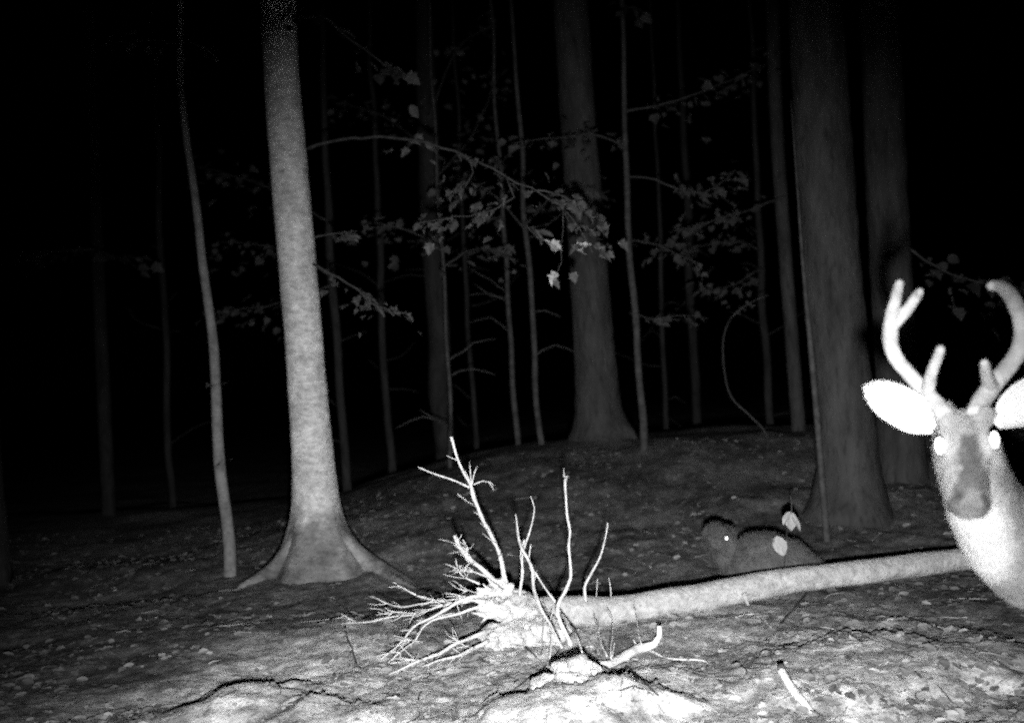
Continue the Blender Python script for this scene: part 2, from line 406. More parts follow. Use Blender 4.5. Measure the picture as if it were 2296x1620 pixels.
# middle distance
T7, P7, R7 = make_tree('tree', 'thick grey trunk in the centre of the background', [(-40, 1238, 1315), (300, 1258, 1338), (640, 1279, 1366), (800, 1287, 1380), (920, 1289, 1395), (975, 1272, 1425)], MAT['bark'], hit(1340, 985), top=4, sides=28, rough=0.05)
T8, P8, R8 = make_tree('young_tree', 'slender young tree just right of the thick central trunk', [(-40, 1384, 1394), (200, 1391, 1402), (400, 1399, 1412), (650, 1406, 1421), (800, 1417, 1432), (955, 1427, 1444)], MAT['thin_bark'], 9.6, top=2.5, sides=12, wob=.05)
mids = [
    ('slim sapling left of the thick central trunk, nearest to it', [(500, 1172, 1184), (700, 1185, 1197), (860, 1195, 1208), (985, 1206, 1219)], 10.6, 'thin_bark'),
    ('slim sapling second to the left of the thick central trunk', [(500, 1124, 1134), (750, 1139, 1150), (975, 1154, 1167)], 11.0, 'thin_bark'),
    ('crooked thin stem in the background above the tallest root', [(540, 985, 992), (700, 994, 1001), (800, 1002, 1010), (870, 1004, 1012), (985, 1005, 1014)], 10.2, 'thin_bark'),
    ('broad faint trunk behind the crooked thin stem', [(300, 935, 985), (700, 955, 1005), (1030, 975, 1022)], 13.0, 'far_bark'),
    ('faint slim trunk just right of the pale tree base', [(600, 738, 757), (850, 752, 770), (1060, 765, 785)], 11.5, 'far_bark'),
    ('faint slim trunk between the pale tree and the crooked stem', [(600, 846, 862), (850, 858, 874), (1050, 868, 886)], 13.5, 'far_bark'),
    ('faint stem between the crooked stem and the paired saplings', [(600, 1042, 1052), (990, 1062, 1074)], 13.5, 'far_bark'),
    ('faint stem right of the slender central young tree', [(600, 1476, 1486), (960, 1488, 1500)], 13.5, 'far_bark'),
    ('faint trunk halfway between central and right-hand trunks', [(500, 1534, 1552), (975, 1556, 1576)], 15.0, 'far_bark'),
    ('faint trunk left of the slim trunk beside the broad one', [(600, 1700, 1716), (965, 1716, 1734)], 12.5, 'far_bark'),
    ('barely visible trunk left of the thin straight young tree', [(500, 352, 366), (1130, 374, 390)], 12.5, 'far_bark'),
]
bgtrees = []
for lab, rows, d, mt in mids:
    n = 'sapling' if mt == 'thin_bark' else 'tree'
    bgtrees.append(make_tree(n, lab, rows, MAT[mt], d, cat=n, group='trees in the dark background', top=3.5, sides=12, step=0.15, wob=.045)[0])
for t_, (lab, rows, d, mt) in zip(bgtrees, mids):
    for k in range(4):
        i = random.randrange(len(rows) - 1); f_ = random.random()
        y = rows[i][0] * (1 - f_) + rows[i + 1][0] * f_; xc = (sum(rows[i][1:]) * (1 - f_) + sum(rows[i + 1][1:]) * f_) / 2
        sg_ = random.choice((-1, 1)); L_ = random.uniform(30, 120)
        tube('twig', [px(xc, y, d), px(xc + sg_ * L_ * .5, y - L_ * random.uniform(0, .4), d - .1), px(xc + sg_ * L_, y - L_ * random.uniform(-.2, .7), d - .15)], [.009, .006, .003], MAT[mt], t_, sides=5, step=.1, wob=.03, seed=k)
# bent vine-like sapling
bp_ = [px(1718, 972, 9.4), px(1680, 930, 9.4), px(1640, 890, 9.4), px(1624, 830, 9.4), px(1622, 760, 9.35), px(1640, 712, 9.3), px(1675, 682, 9.25), px(1722, 662, 9.2)]
bp_.insert(0, Vector((bp_[0].x, bp_[0].y, gzf(bp_[0].x, bp_[0].y) - 0.05)))
VT = empty('bent_sapling', (bp_[0].x, bp_[0].y, bp_[0].z + 0.05)); tag(VT, 'thin bent sapling curving like a hook left of the broad dark trunk', 'sapling')
tube('stem', bp_, [0.009, 0.009, 0.008, 0.008, 0.007, 0.006, 0.005, 0.004, 0.003], MAT['bark'], VT, sides=6, step=0.05)

# leaf mesh shared by single leaves
def leaf_mesh(name, lobed, mat):
    me = bpy.data.meshes.new(name); vv, ff = (LV, LF) if lobed else (BV, BF)
    me.from_pydata([tuple(v) for v in vv], [], ff); me.materials.append(mat); return me
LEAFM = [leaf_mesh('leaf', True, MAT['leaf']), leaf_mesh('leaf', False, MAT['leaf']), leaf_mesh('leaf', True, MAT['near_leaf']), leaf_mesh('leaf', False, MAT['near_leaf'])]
def single_leaf(parent, p, direction, up, size, which=0, spin=0.0):
    o = bpy.data.objects.new('leaf', LEAFM[which]); COL.objects.link(o); o.parent = parent
    off = world_loc(parent)
    R = rot_basis(direction, up, spin).to_4x4(); R.translation = Vector(p) - off
    o.matrix_basis = R @ Matrix.Diagonal((size * random.uniform(.55, 1.1), size, size * random.uniform(.4, 2.6), 1))
    return o
def leafy_branch(tree, pts, r0, mat, n, spread, size, singles=True, droop=0.35, off0=0.15):
    br = limb(tree, pts, r0, r0 * 0.3, mat)
    P = [Vector(p) for p in pts]
    Q, _ = resample(P, [0] * len(P), 0.05)
    L = Leaves()
    for k in range(int(n * .7)):
        t = off0 + (1 - off0) * random.random() ** 0.8
        i = min(int(t * (len(Q) - 1)), len(Q) - 2); tv = (Q[i + 1] - Q[i]).normalized()
        side = tv.cross(Vector((0, 0, 1))); side = side.normalized() if side.length > 1e-3 else Vector((1, 0, 0))
        s = random.choice((-1, 1)); reach = spread * random.random()
        q = Q[i] + side * s * reach + tv * reach * 0.5 + Vector((0, 0, random.gauss(-0.12, 0.35) * reach - droop * reach * 0.3))
        dr = side * s * 0.8 + tv * random.uniform(0.1, 0.9) + Vector((0, 0, random.uniform(-0.9, 0.15) * (0.5 + droop)))
        up = Vector((random.gauss(0, .45), random.gauss(-0.25, .45), 1))
        sz = size * random.uniform(0.4, 1.25)
        if singles: single_leaf(br, q, dr, up, sz, 0 if random.random() < .75 else 1, random.gauss(0, .4))
        else: L.add(q, dr, up, sz, random.gauss(0, .4), random.random() < .7)
    if not singles:
        f = L.build('foliage', MAT['leaf'], br); f['kind'] = 'stuff'
    return br

d = d1
# limbs of the pale tree reaching right
leafy_branch(T1, [px(690, 335, d), px(745, 317, d - .1), px(860, 308, d - .3), px(960, 322, d - .5), px(1050, 352, d - .6), px(1130, 392, d - .7), px(1190, 424, d - .75), px(1260, 462, d - .8)], 0.012, MAT['thin_bark'], 30, 0.22, 0.085, off0=0.35)
leafy_branch(T1, [px(1050, 352, d - .6), px(1060, 385, d - .55), px(1040, 420, d - .5), px(1000, 440, d - .5)], 0.006, MAT['thin_bark'], 42, 0.22, 0.09)
leafy_branch(T1, [px(1130, 392, d - .7), px(1150, 440, d - .75), px(1110, 470, d - .75), px(1020, 490, d - .7), px(940, 500, d - .7)], 0.006, MAT['thin_bark'], 40, 0.18, 0.08)
leafy_branch(T1, [px(1190, 424, d - .75), px(1260, 440, d - .8), px(1310, 470, d - .85), px(1360, 500, d - .9)], 0.006, MAT['thin_bark'], 46, 0.24, 0.085)
leafy_branch(T1, [px(1260, 462, d - .8), px(1300, 510, d - .9), px(1320, 548, d - .95), px(1330, 570, d - 1)], 0.005, MAT['thin_bark'], 16, 0.12, 0.10)
leafy_branch(T1, [px(690, 585, d), px(740, 610, d - .15), px(800, 650, d - .3), px(850, 690, d - .4), px(905, 700, d - .5)], 0.01, MAT['thin_bark'], 46, 0.2, 0.085)
leafy_branch(T1, [px(695, 532, d), px(740, 526, d - .1), px(800, 518, d - .2)], 0.008, MAT['thin_bark'], 16, 0.08, 0.08)
leafy_branch(T1, [px(650, 40, d), px(720, 40, d - .3), px(790, 90, d - .3), px(900, 170, d - .4)], 0.012, MAT['thin_bark'], 40, 0.25, 0.1, singles=False)
br = leafy_branch(T1, [px(1180, 500, d - .8), px(1215, 535, d - .9), px(1240, 552, d - .95)], 0.004, MAT['thin_bark'], 5, 0.06, 0.10)
for (x, y, s, ang) in [(1232, 545, .13, 2.2), (1252, 553, .11, -.6), (1310, 548, .13, .5), (1298, 560, .11, 2.5), (1238, 628, .11, -2.0), (1250, 640, .09, -1.1), (1288, 626, .09, -1.3), (905, 345, .09, -2.2), (962, 562, .1, -1.7), (1130, 452, .09, -2.0), (1190, 432, .09, .8), (1228, 395, .08, 1.7), (1005, 490, .1, 2.8), (875, 700, .1, -.5)]:
    dr = _r * math.cos(ang) + _u * math.sin(ang)
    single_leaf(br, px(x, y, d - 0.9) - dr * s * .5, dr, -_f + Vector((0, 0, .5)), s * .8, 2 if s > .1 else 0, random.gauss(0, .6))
tube('twig', [px(1262, 470, d - .85), px(1262, 560, d - .9), px(1245, 622, d - .9)], [.003, .002, .0015], MAT['dark_twig'], T1, sides=5, step=.05, wob=.02)
# other trees
leafy_branch(T2, [px(412, 105, d2), px(430, 98, d2 - .1), px(470, 112, d2 - .2)], .006, MAT['thin_bark'], 16, .12, .1)
leafy_branch(T2, [px(408, 100, d2), px(350, 92, d2 + .1), px(270, 95, d2 + .2)], .006, MAT['thin_bark'], 30, .2, .09, singles=False)
leafy_branch(T2, [px(500, 1035, d2), px(520, 1030, d2 - .05)], .003, MAT['thin_bark'], 4, .05, .07)
leafy_branch(T2, [px(465, 865, d2), px(490, 862, d2 - .1), px(510, 858, d2 - .1)], .003, MAT['thin_bark'], 3, .05, .07)
leafy_branch(T3, [px(215, 560, 10.6), px(130, 565, 10.4), px(30, 570, 10.2)], .015, MAT['thin_bark'], 70, .35, .12, singles=False)
leafy_branch(T3, [px(215, 560, 10.6), px(260, 575, 10.4), px(290, 580, 10.2)], .01, MAT['thin_bark'], 30, .25, .12, singles=False)
d8 = 9.6
leafy_branch(T8, [px(1405, 395, d8), px(1470, 402, d8 - .2), px(1540, 430, d8 - .3), px(1600, 420, d8 - .4), px(1650, 385, d8 - .5)], .01, MAT['thin_bark'], 80, .3, .11, off0=.4)
leafy_branch(T8, [px(1412, 540, d8), px(1480, 552, d8 - .2), px(1560, 592, d8 - .3)], .008, MAT['thin_bark'], 26, .25, .09, singles=False)
leafy_branch(T8, [px(1398, 330, d8), px(1330, 300, d8 - .2), px(1250, 310, d8 - .3), px(1150, 320, d8 - .4)], .01, MAT['thin_bark'], 90, .35, .1, singles=False)
leafy_branch(T8, [px(1395, 250, d8), px(1500, 230, d8), px(1620, 190, d8), px(1700, 150, d8)], .012, MAT['thin_bark'], 90, .4, .11, singles=False)
leafy_branch(T8, [px(1392, 20, d8), px(1420, 15, d8 - .2), px(1440, 25, d8 - .2)], .008, MAT['thin_bark'], 14, .15, .12, singles=False)
leafy_branch(T8, [px(1412, 700, d8), px(1460, 715, d8 - .2), px(1490, 712, d8 - .3), px(1570, 705, d8 - .3)], .006, MAT['thin_bark'], 26, .12, .1, singles=False)
leafy_branch(T6, [px(1760, 440, 10.4), px(1680, 470, 10.2), px(1580, 500, 10), px(1500, 520, 9.9)], .01, MAT['thin_bark'], 80, .35, .11, singles=False)
leafy_branch(VT, bp_[-3:], .004, MAT['thin_bark'], 3, .05, .11)
for (tt, dd, spots) in [(bgtrees[0], 10.4, [(1180, 520, 1100, 430, 1010, 400), (1180, 500, 1250, 430, 1330, 420)]),
                        (bgtrees[2], 10.0, [(988, 560, 930, 520, 840, 500), (990, 600, 1060, 560, 1120, 560)]),
                        (bgtrees[3], 12.6, [(950, 330, 860, 260, 760, 230), (960, 420, 1060, 300, 1120, 160), (950, 300, 1020, 120, 1090, 60)]),
                        (bgtrees[4], 11.2, [(742, 620, 640, 560, 500, 540), (745, 640, 620, 680, 480, 700), (740, 500, 600, 420, 470, 380)]),
                        (bgtrees[9], 12.2, [(1705, 600, 1640, 640, 1570, 650), (1702, 560, 1640, 540, 1540, 560)]),
                        (T5, d4 + .7, [(2040, 560, 2150, 620, 2260, 640)])]:
    for (a, b_, c, e, f_, h) in spots:
        leafy_branch(tt, [px(a, b_, dd), px(c, e, dd - .2), px(f_, h, dd - .3)], .01, MAT['thin_bark'], 75, .42, .11, singles=False)

# ------------------------------------------------------------------ the uprooted tree: log, root crown and roots
def c5(x, y): return (765.3 + x * 0.4331, 918.4 + y * 0.4331)
logpix = [(1130, 1385, 44), (1200, 1376, 40), (1300, 1370, 34), (1400, 1366, 32), (1550, 1342, 31), (1700, 1315, 29.5), (1900, 1286, 27.5), (2130, 1257, 25.5), (2300, 1232, 28), (2600, 1190, 27), (2950, 1140, 26)]
lp = []; lr = []
for i, (x, y, r) in enumerate(logpix):
    dd = 5.12 + (5.86 - 5.12) * (x - 1130) / 1000.0
    lp.append(px(x, y, dd)); lr.append(r * dd / FPX)
FT = empty('fallen_tree', onground(1150, 1440)); tag(FT, 'uprooted slim tree lying on the ground with its bare pale roots spread left', 'fallen tree')
tube('log', lp, lr, MAT['log'], FT, sides=36, rough=0.10, nscale=5.5, step=0.03, seed=5, wob=.012, wobf=2.5)
for (x, y, dx, dy, d_, r_) in [(1668, 1330, 10, 26, 5.38, .010)]:
    tube('branch_stub', [px(x, y, d_), px(x + dx * .6, y + dy * .6, d_ - .02), px(x + dx, y + dy, d_ - .03)], [r_ * 1.3, r_, r_ * .7], MAT['log'], FT, sides=8, step=.02, rough=.3, nscale=25, seed=3)
def scale_at(p): return (p - CAM).dot(_f) / FPX
def root(parent, pts, d0, d1_, mat='root', name='root', wob=0.012, rough=0.3, thin=0.78, cling=False):
    P = []; R = []
    n = len(pts)
    for i, (x, y, wd) in enumerate(pts):
        X, Y = c5(x, y); dd = d0 + (d1_ - d0) * i / (n - 1)
        if cling: dd = last = hit(X, Y + wd * thin * .2) if i < cling else last
        P.append(px(X, Y, dd)); R.append(max(wd * thin * 0.4331 * 0.5 * dd / FPX, 0.0016))
    return tube(name, P, R, MAT[mat], parent, sides=8, step=0.025, wob=wob, rough=rough, nscale=30, seed=len(bpy.data.objects))
UP = [
    ([(568, 140, 18), (590, 205, 17), (615, 270, 16), (645, 335, 18), (668, 380, 24), (673, 430, 27), (695, 495, 24), (730, 580, 25), (775, 640, 26), (805, 700, 26), (822, 780, 28), (838, 860, 30), (866, 965, 44)], 4.85, 5.05),
    ([(405, 290, 8), (470, 320, 10), (540, 350, 11), (610, 375, 12), (664, 400, 16)], 4.95, 4.9),
    ([(670, 268, 4), (673, 310, 6), (676, 380, 9)], 4.95, 4.9), ([(712, 288, 4), (690, 330, 6), (679, 385, 9)], 4.95, 4.9),
    ([(798, 388, 4), (770, 372, 6), (730, 368, 7), (680, 390, 9)], 4.95, 4.9), ([(795, 420, 3), (765, 376, 5)], 4.95, 4.93),
    ([(578, 648, 24), (602, 705, 25), (642, 750, 27), (690, 790, 30), (740, 830, 32), (800, 910, 56)], 4.95, 5.0),
    ([(628, 675, 10), (650, 720, 16), (650, 765, 18)], 5.0, 4.97), ([(598, 775, 6), (612, 830, 8), (650, 872, 10), (715, 905, 14)], 5.05, 5.0),
    ([(893, 538, 8), (910, 600, 14), (930, 680, 17), (960, 760, 19), (985, 840, 22), (995, 930, 22), (1014, 990, 28), (1040, 1050, 20), (1080, 1120, 17), (1110, 1170, 15), (1145, 1235, 12)], 4.9, 4.25),
    ([(978, 448, 3), (1003, 510, 8), (995, 570, 10), (975, 640, 11), (955, 700, 13), (937, 760, 14), (931, 860, 15), (928, 970, 18)], 4.9, 5.0),
    ([(945, 678, 12), (925, 760, 9), (936, 860, 10), (930, 970, 10)], 4.92, 5.02), ([(975, 700, 6), (972, 760, 8), (985, 830, 8)], 4.9, 4.85),
    ([(992, 835, 13), (1050, 905, 13), (1090, 955, 14), (1122, 1005, 16)], 4.75, 4.8),
    ([(1176, 343, 17), (1158, 372, 18), (1163, 450, 15), (1172, 540, 16), (1182, 620, 16), (1170, 700, 17), (1182, 790, 18), (1185, 870, 20), (1160, 940, 22), (1128, 1000, 24), (1130, 1060, 24), (1160, 1150, 26), (1185, 1215, 26)], 4.8, 4.25),
    ([(1152, 303, 3), (1156, 350, 6)], 4.82, 4.8),
    ([(1374, 588, 7), (1372, 650, 9), (1350, 730, 11), (1325, 790, 13), (1285, 860, 17), (1265, 910, 20), (1270, 990, 24)], 4.95, 5.05),
    ([(1385, 868, 4), (1392, 920, 7), (1397, 975, 9)], 5.0, 5.05), ([(1330, 880, 3), (1322, 930, 5), (1318, 975, 6)], 5.05, 5.1),
    ([(1135, 1040, 13), (1190, 1120, 13), (1220, 1170, 13), (1250, 1250, 14)], 4.75, 4.2),
    ([(1305, 1075, 6), (1325, 1120, 9), (1345, 1190, 10), (1368, 1275, 12)], 4.7, 4.2), ([(1378, 1035, 4), (1398, 1110, 6), (1400, 1180, 7), (1395, 1285, 9)], 4.7, 4.2),
    ([(1525, 1028, 3), (1540, 1120, 5), (1552, 1215, 8)], 4.5, 4.15), ([(1040, 1090, 4), (1042, 1180, 5), (1046, 1265, 6)], 4.6, 4.3),
    ([(1090, 1170, 5), (1085, 1220, 6), (1080, 1280, 6)], 4.4, 4.3), ([(1420, 1200, 4), (1408, 1240, 5), (1402, 1280, 6)], 4.3, 4.2),
]
for pts, a, b_ in UP: root(FT, pts, a, b_)
LEFTR = [
    ([(265, 893, 5), (330, 925, 9), (400, 960, 12), (470, 985, 13), (560, 995, 16), (660, 975, 20), (760, 965, 34)], 5.15, 5.0),
    ([(-10, 1105, 4), (80, 1100, 6), (170, 1090, 8), (280, 1070, 10), (380, 1050, 12), (480, 1025, 14), (600, 1000, 16), (740, 985, 22)], 5.1, 4.98),
    ([(150, 965, 5), (230, 1000, 7), (310, 1022, 9), (420, 1002, 10), (530, 986, 12), (640, 970, 14), (740, 960, 18)], 5.35, 5.05),
    ([(255, 1040, 5), (330, 1050, 7), (420, 1040, 8), (540, 1015, 10), (660, 990, 12)], 5.1, 5.0),
    ([(205, 1285, 6), (290, 1215, 9), (370, 1132, 12), (450, 1085, 15), (540, 1030, 18), (640, 972, 22), (740, 955, 28)], 4.75, 4.95),
    ([(235, 1310, 4), (300, 1250, 6), (380, 1190, 8), (410, 1140, 9), (470, 1092, 12), (590, 1055, 15), (690, 1020, 19), (770, 1030, 30)], 4.7, 4.95),
    ([(240, 1365, 8), (330, 1330, 13), (430, 1290, 18), (510, 1260, 22), (590, 1215, 24), (660, 1185, 25), (745, 1145, 30)], 4.6, 4.9),
    ([(420, 1335, 5), (530, 1290, 14), (620, 1265, 18), (690, 1230, 22), (755, 1195, 32)], 4.6, 4.85),
    ([(548, 1153, 4), (600, 1190, 6), (645, 1228, 7)], 4.75, 4.75), ([(310, 1288, 3), (380, 1295, 5), (440, 1300, 6)], 4.6, 4.65),
    ([(608, 898, 4), (650, 935, 6), (700, 948, 8)], 5.05, 5.0), ([(560, 838, 4), (600, 825, 6), (680, 835, 7), (750, 860, 14)], 5.05, 5.0),
    ([(300, 1205, 3), (350, 1190, 4), (420, 1200, 4)], 4.7, 4.75), ([(180, 1060, 3), (260, 1050, 5), (360, 1052, 6)], 5.15, 5.08),
]
for pts, a, b_ in LEFTR: root(FT, pts, a, b_)
rr = random.Random(3)
for k in range(170):
    src = rr.choice(LEFTR + UP[:1] + UP[6:10])[0]
    i = rr.randrange(1, len(src) - 1); x, y, wd = src[i]
    x_, y_, _w = src[i - 1]; a = math.atan2(-(y_ - y), x_ - x) + rr.gauss(0, .55); L_ = rr.uniform(25, 130)
    dx, dy = math.cos(a) * L_, -math.sin(a) * L_ * .7
    dd = 4.9 if y < 1120 else 4.72
    root(FT, [(x, y, 5), (x + dx * .5 + rr.uniform(-8, 8), y + dy * .5 + rr.uniform(-8, 8), 3.5), (x + dx, y + dy, 2)], dd, dd + rr.uniform(-.05, .12), name='rootlet', rough=0)
def lump(name, cx, cy, dd, sx, sy, sz, mat, parent, amp=0.35, ns=9.0, sub=5, spikes=0):
    """uneven clod or splintered wood: a subdivided ball pushed about by noise; sizes in metres"""
    bm = bmesh.new(); bmesh.ops.create_icosphere(bm, subdivisions=sub, radius=1.0)
    c = px(*c5(cx, cy), dd)
    for v in bm.verts:
        n = v.co.normalized()
        k = 1 + amp * mnoise.fractal(Vector((n.x * sx, n.y * sz, n.z * sy)) * ns * 2 + c * 3, 1.0, 2.0, 4)
        if spikes: k += spikes * max(0, mnoise.noise(n * 7 + c)) ** 2 * 4
        v.co = c + _r * (n.x * sx * k) + _u * (n.z * sy * k) + _f * (n.y * sz * k)
    me = bpy.data.meshes.new(name); bm.to_mesh(me); bm.free(); me.materials.append(MAT[mat])
    me.polygons.foreach_set('use_smooth', [True] * len(me.polygons))
    o = bpy.data.objects.new(name, me); COL.objects.link(o); adopt(o, parent); return o
lump('root_crown', 825, 930, 5.0, 0.05, 0.042, 0.05, 'fresh_wood', FT, amp=0.7, ns=9)
lump('root_crown', 800, 1045, 4.95, 0.065, 0.035, 0.05, 'fresh_wood', FT, amp=0.7, ns=9)
lump('soil_clod', 900, 1030, 5.06, 0.13, 0.085, 0.09, 'soil', FT, amp=0.3)
lump('soil_clod', 880, 1175, 4.98, 0.14, 0.075, 0.1, 'soil', FT, amp=0.3)
lump('soil_clod', 1040, 1150, 4.98, 0.12, 0.08, 0.1, 'soil', FT, amp=0.35)
for k in range(22):                                  # splinters of the broken root crown
    a = random.uniform(2.2, 4.2); x, y = random.choice(((800, 930), (770, 1050), (760, 1000)))
    x2, y2 = x + math.cos(a) * random.uniform(60, 110), y - math.sin(a) * random.uniform(40, 90)
    root(FT, [(x + 20, y, 46), ((x + x2) / 2, (y + y2) / 2 + random.uniform(-8, 8), random.uniform(16, 30)), (x2, y2, 3)], 4.95, 4.9 + random.uniform(-.05, .1), name='splinter', mat='fresh_wood')

# root poking out of the bare soil mound in front
ER = empty('exposed_root', onground(1330, 1510)); tag(ER, 'thick pale root with upturned stub lying on the bare mound in front', 'root')
root(ER, [(1180, 1290, 20), (1240, 1330, 46), (1300, 1335, 54), (1370, 1315, 52), (1440, 1290, 52), (1510, 1256, 52), (1570, 1238, 48), (1618, 1214, 38), (1648, 1172, 30), (1652, 1120, 27)], 4.0, 4.35, name='root_body', cling=7, thin=1.0, mat='fresh_wood')
root(ER, [(1590, 1245, 26), (1660, 1272, 17), (1720, 1288, 14), (1790, 1296, 12), (1870, 1302, 11), (1920, 1330, 10), (1985, 1370, 6)], 4.1, 4.2, name='side_root', cling=7)
root(ER, [(1545, 1240, 14), (1525, 1215, 9), (1512, 1190, 4)], 4.35, 4.38, name='side_root', cling=1)
root(ER, [(1460, 1275, 12), (1540, 1300, 10), (1620, 1302, 5)], 4.05, 4.15, name='side_root', cling=3)
root(ER, [(1250, 1240, 14), (1300, 1225, 18), (1340, 1265, 16), (1380, 1300, 12)], 4.1, 4.06, name='side_root', cling=4)

for (x, y, dd, sx, sy) in [(1160, 1352, 4.16, .06, .04), (1235, 1335, 4.14, .055, .045), (1295, 1352, 4.16, .05, .035), (1110, 1440, 4.1, .085, .05), (1200, 1440, 4.06, .09, .055), (1060, 1540, 4.02, .09, .05), (1175, 1560, 3.98, .1, .05), (1340, 1380, 4.2, .06, .03)]:
    lump('soil_clod', x, y, dd, sx, sy, .07, 'soil', ER, amp=0.45, ns=9, sub=4)
# sticks, twigs and dark strips on the floor
def stick(label, pix, wpx, mat, lift=0.0, name='stick', cat='stick', dz=None):
    P = []; R = []
    for i, (x, y) in enumerate(pix):
        q = onground(x, y) + Vector((0, 0, lift)); P.append(q); R.append(max(wpx * scale_at(q) / 2, .002) * (1 - 0.35 * i / len(pix)))
    e = empty(name, P[0]); tag(e, label, cat)
    tube('shaft', P, R, MAT[mat], e, sides=8, step=0.03, rough=.15, nscale=25, wob=.006, seed=len(bpy.data.objects))
    return e
st = stick('broken pale stick stuck up from the ground at lower right', [(1822, 1606), (1795, 1570)], 17, 'root')
bpy.data.objects.remove(st.children[0])
p0 = px(1830, 1612, 3.78); p1 = px(1800, 1572, 3.86); p2 = px(1772, 1535, 3.93); p3 = px(1752, 1500, 4.0)
tube('shaft', [p0, p1, p2, p3], [.014, .016, .016, .014], MAT['root'], st, sides=10, step=.02, rough=.15, nscale=25, wob=.004)
tube('dark_tip', [px(1754, 1504, 3.995), px(1750, 1489, 4.01)], [.0155, .012], MAT['dark_twig'], st, sides=10, step=.01, rough=.2, nscale=25)  # short dark end on the stick
stick('thin dark strip lying across the soil clod below the log', [c5(845, 1120), c5(880, 1165), c5(910, 1198), c5(960, 1245), c5(1010, 1292)], 5, 'dark_twig', .01, 'twig', 'twig')  # narrow dark strip laid over the clod
stick('thin dark strip for the shadow line down the left side of the bare mound', [c5(1125, 1258), c5(1060, 1330), c5(980, 1392), c5(890, 1462)], 4, 'dark_twig', .008, 'twig', 'twig')  # shadow along the mound's edge, added as a thin dark strip
stick('dark twig slanting away below the exposed root', [c5(1478, 1338), c5(1512, 1368), c5(1560, 1422), c5(1640, 1490)], 5, 'dark_twig', .01, 'twig', 'twig')
stick('short dark twig on the soil at the bottom edge', [c5(1380, 1465), c5(1450, 1462), c5(1510, 1440), c5(1560, 1460)], 5, 'dark_twig', .01, 'twig', 'twig')
stick('dark twig leaning from the log to the ground', [(1815, 1330), (1795, 1358), (1765, 1390), (1748, 1408)], 5, 'dark_twig', .02, 'twig', 'twig')
stick('curved pale twig on the ground below the log', [(1650, 1388), (1690, 1380), (1715, 1392), (1730, 1412)], 4, 'root', .01, 'twig', 'twig')
stick('small pale chip of wood lying under the log', [(1840, 1316), (1852, 1318), (1868, 1312)], 7, 'root', .03, 'wood_chip', 'wood chip')
stick('thin dark crooked twig left of the roots on the ground', [c5(15, 1130), c5(30, 1180), c5(60, 1260), c5(85, 1330)], 5, 'dark_twig', .008, 'twig', 'twig')
stick('short pale twig at the bottom right edge', [(1920, 1592), (1960, 1597), (2010, 1602)], 4, 'root', .008, 'twig', 'twig')

# little plant with two pale leaves behind the log
SP = empty('seedling', onground(1757, 1290)); tag(SP, 'small seedling with two pale drooping leaves just behind the log', 'seedling')
ds = 5.75
tube('stem', [Vector(SP.location) + Vector((0, 0, -.02)), px(1760, 1255, ds), px(1764, 1195, ds), px(1775, 1140, ds), px(1772, 1110, ds)], [.003, .003, .0025, .003, .0025], MAT['thin_bark'], SP, sides=6, step=.03)
def seed_leaf(pix, a, sz, spin, which=2):
    dr = _r * math.cos(a) + _u * math.sin(a) - _f * .25
    single_leaf(SP, px(*pix, ds - .02), dr, -_f + Vector((0, 0, .3)), sz, which, spin)
seed_leaf((1772, 1146), -2.2, .085, .7, 3); seed_leaf((1774, 1146), -1.15, .115, -.6, 3); seed_leaf((1770, 1148), -1.5, .1, .1, 3); seed_leaf((1742, 1200), -1.3, .115, .5, 3); seed_leaf((1738, 1202), -1.9, .05, -.8, 3)

# ------------------------------------------------------------------ animals
def loft_geo(rings, sides=20):
    """rings: (centre, half-width vector, half-height vector)"""
    V = []; F = []
    for c, a, b_ in rings:
        for k in range(sides):
            th = 2 * math.pi * k / sides
            V.append(Vector(c) + Vector(a) * math.cos(th) + Vector(b_) * math.sin(th))
    n = len(rings)
    for i in range(n - 1):
        for k in range(sides):
            F.append((i * sides + k, i * sides + (k + 1) % sides, (i + 1) * sides + (k + 1) % sides, (i + 1) * sides + k))
    F.append(tuple(range(sides))[::-1]); F.append(tuple((n - 1) * sides + k for k in range(sides)))
    return V, F
def fuse(name, geos, voxel, smooth, mat, parent, tonefn=None, disp=None):
    V = []; F = []
    for v, f in geos:
        o = len(V); V.extend(v); F.extend([tuple(i + o for i in q) for q in f])
    me = bpy.data.meshes.new('tmp'); me.from_pydata([tuple(v) for v in V], [], F)
    bm = bmesh.new(); bm.from_mesh(me)
    bmesh.ops.recalc_face_normals(bm, faces=bm.faces); bm.to_mesh(me); bm.free()
    o = bpy.data.objects.new('tmp', me); COL.objects.link(o)
    md = o.modifiers.new('r', 'REMESH'); md.mode = 'VOXEL'; md.voxel_size = voxel
    ms = o.modifiers.new('s', 'SMOOTH'); ms.iterations = smooth; ms.factor = 0.5
    dg = bpy.context.evaluated_depsgraph_get()
    m2 = bpy.data.meshes.new_from_object(o.evaluated_get(dg))
    bpy.data.objects.remove(o); bpy.data.meshes.remove(me)
    m2.name = name; m2.materials.clear(); m2.materials.append(mat)
    m2.polygons.foreach_set('use_smooth', [True] * len(m2.polygons))
    n = len(m2.vertices)
    if disp:
        co = np.empty(n * 3); m2.vertices.foreach_get('co', co); co = co.reshape(-1, 3)
        no = np.array([tuple(q.vector) for q in m2.vertex_normals])
        amt = np.array([disp(Vector(q)) for q in co])
        m2.vertices.foreach_set('co', (co + no * amt[:, None]).reshape(-1)); m2.update()
    if tonefn:
        at = m2.attributes.new('tone', 'FLOAT', 'POINT')
        at.data.foreach_set('value', np.array([tonefn(v.co) for v in m2.vertices], dtype=np.float32))
    r = bpy.data.objects.new(name, m2); COL.objects.link(r); adopt(r, parent)
    return r
def vtube(pts, rad, sides=16, step=0.02): return tube_geo(pts, rad, sides=sides, step=step)

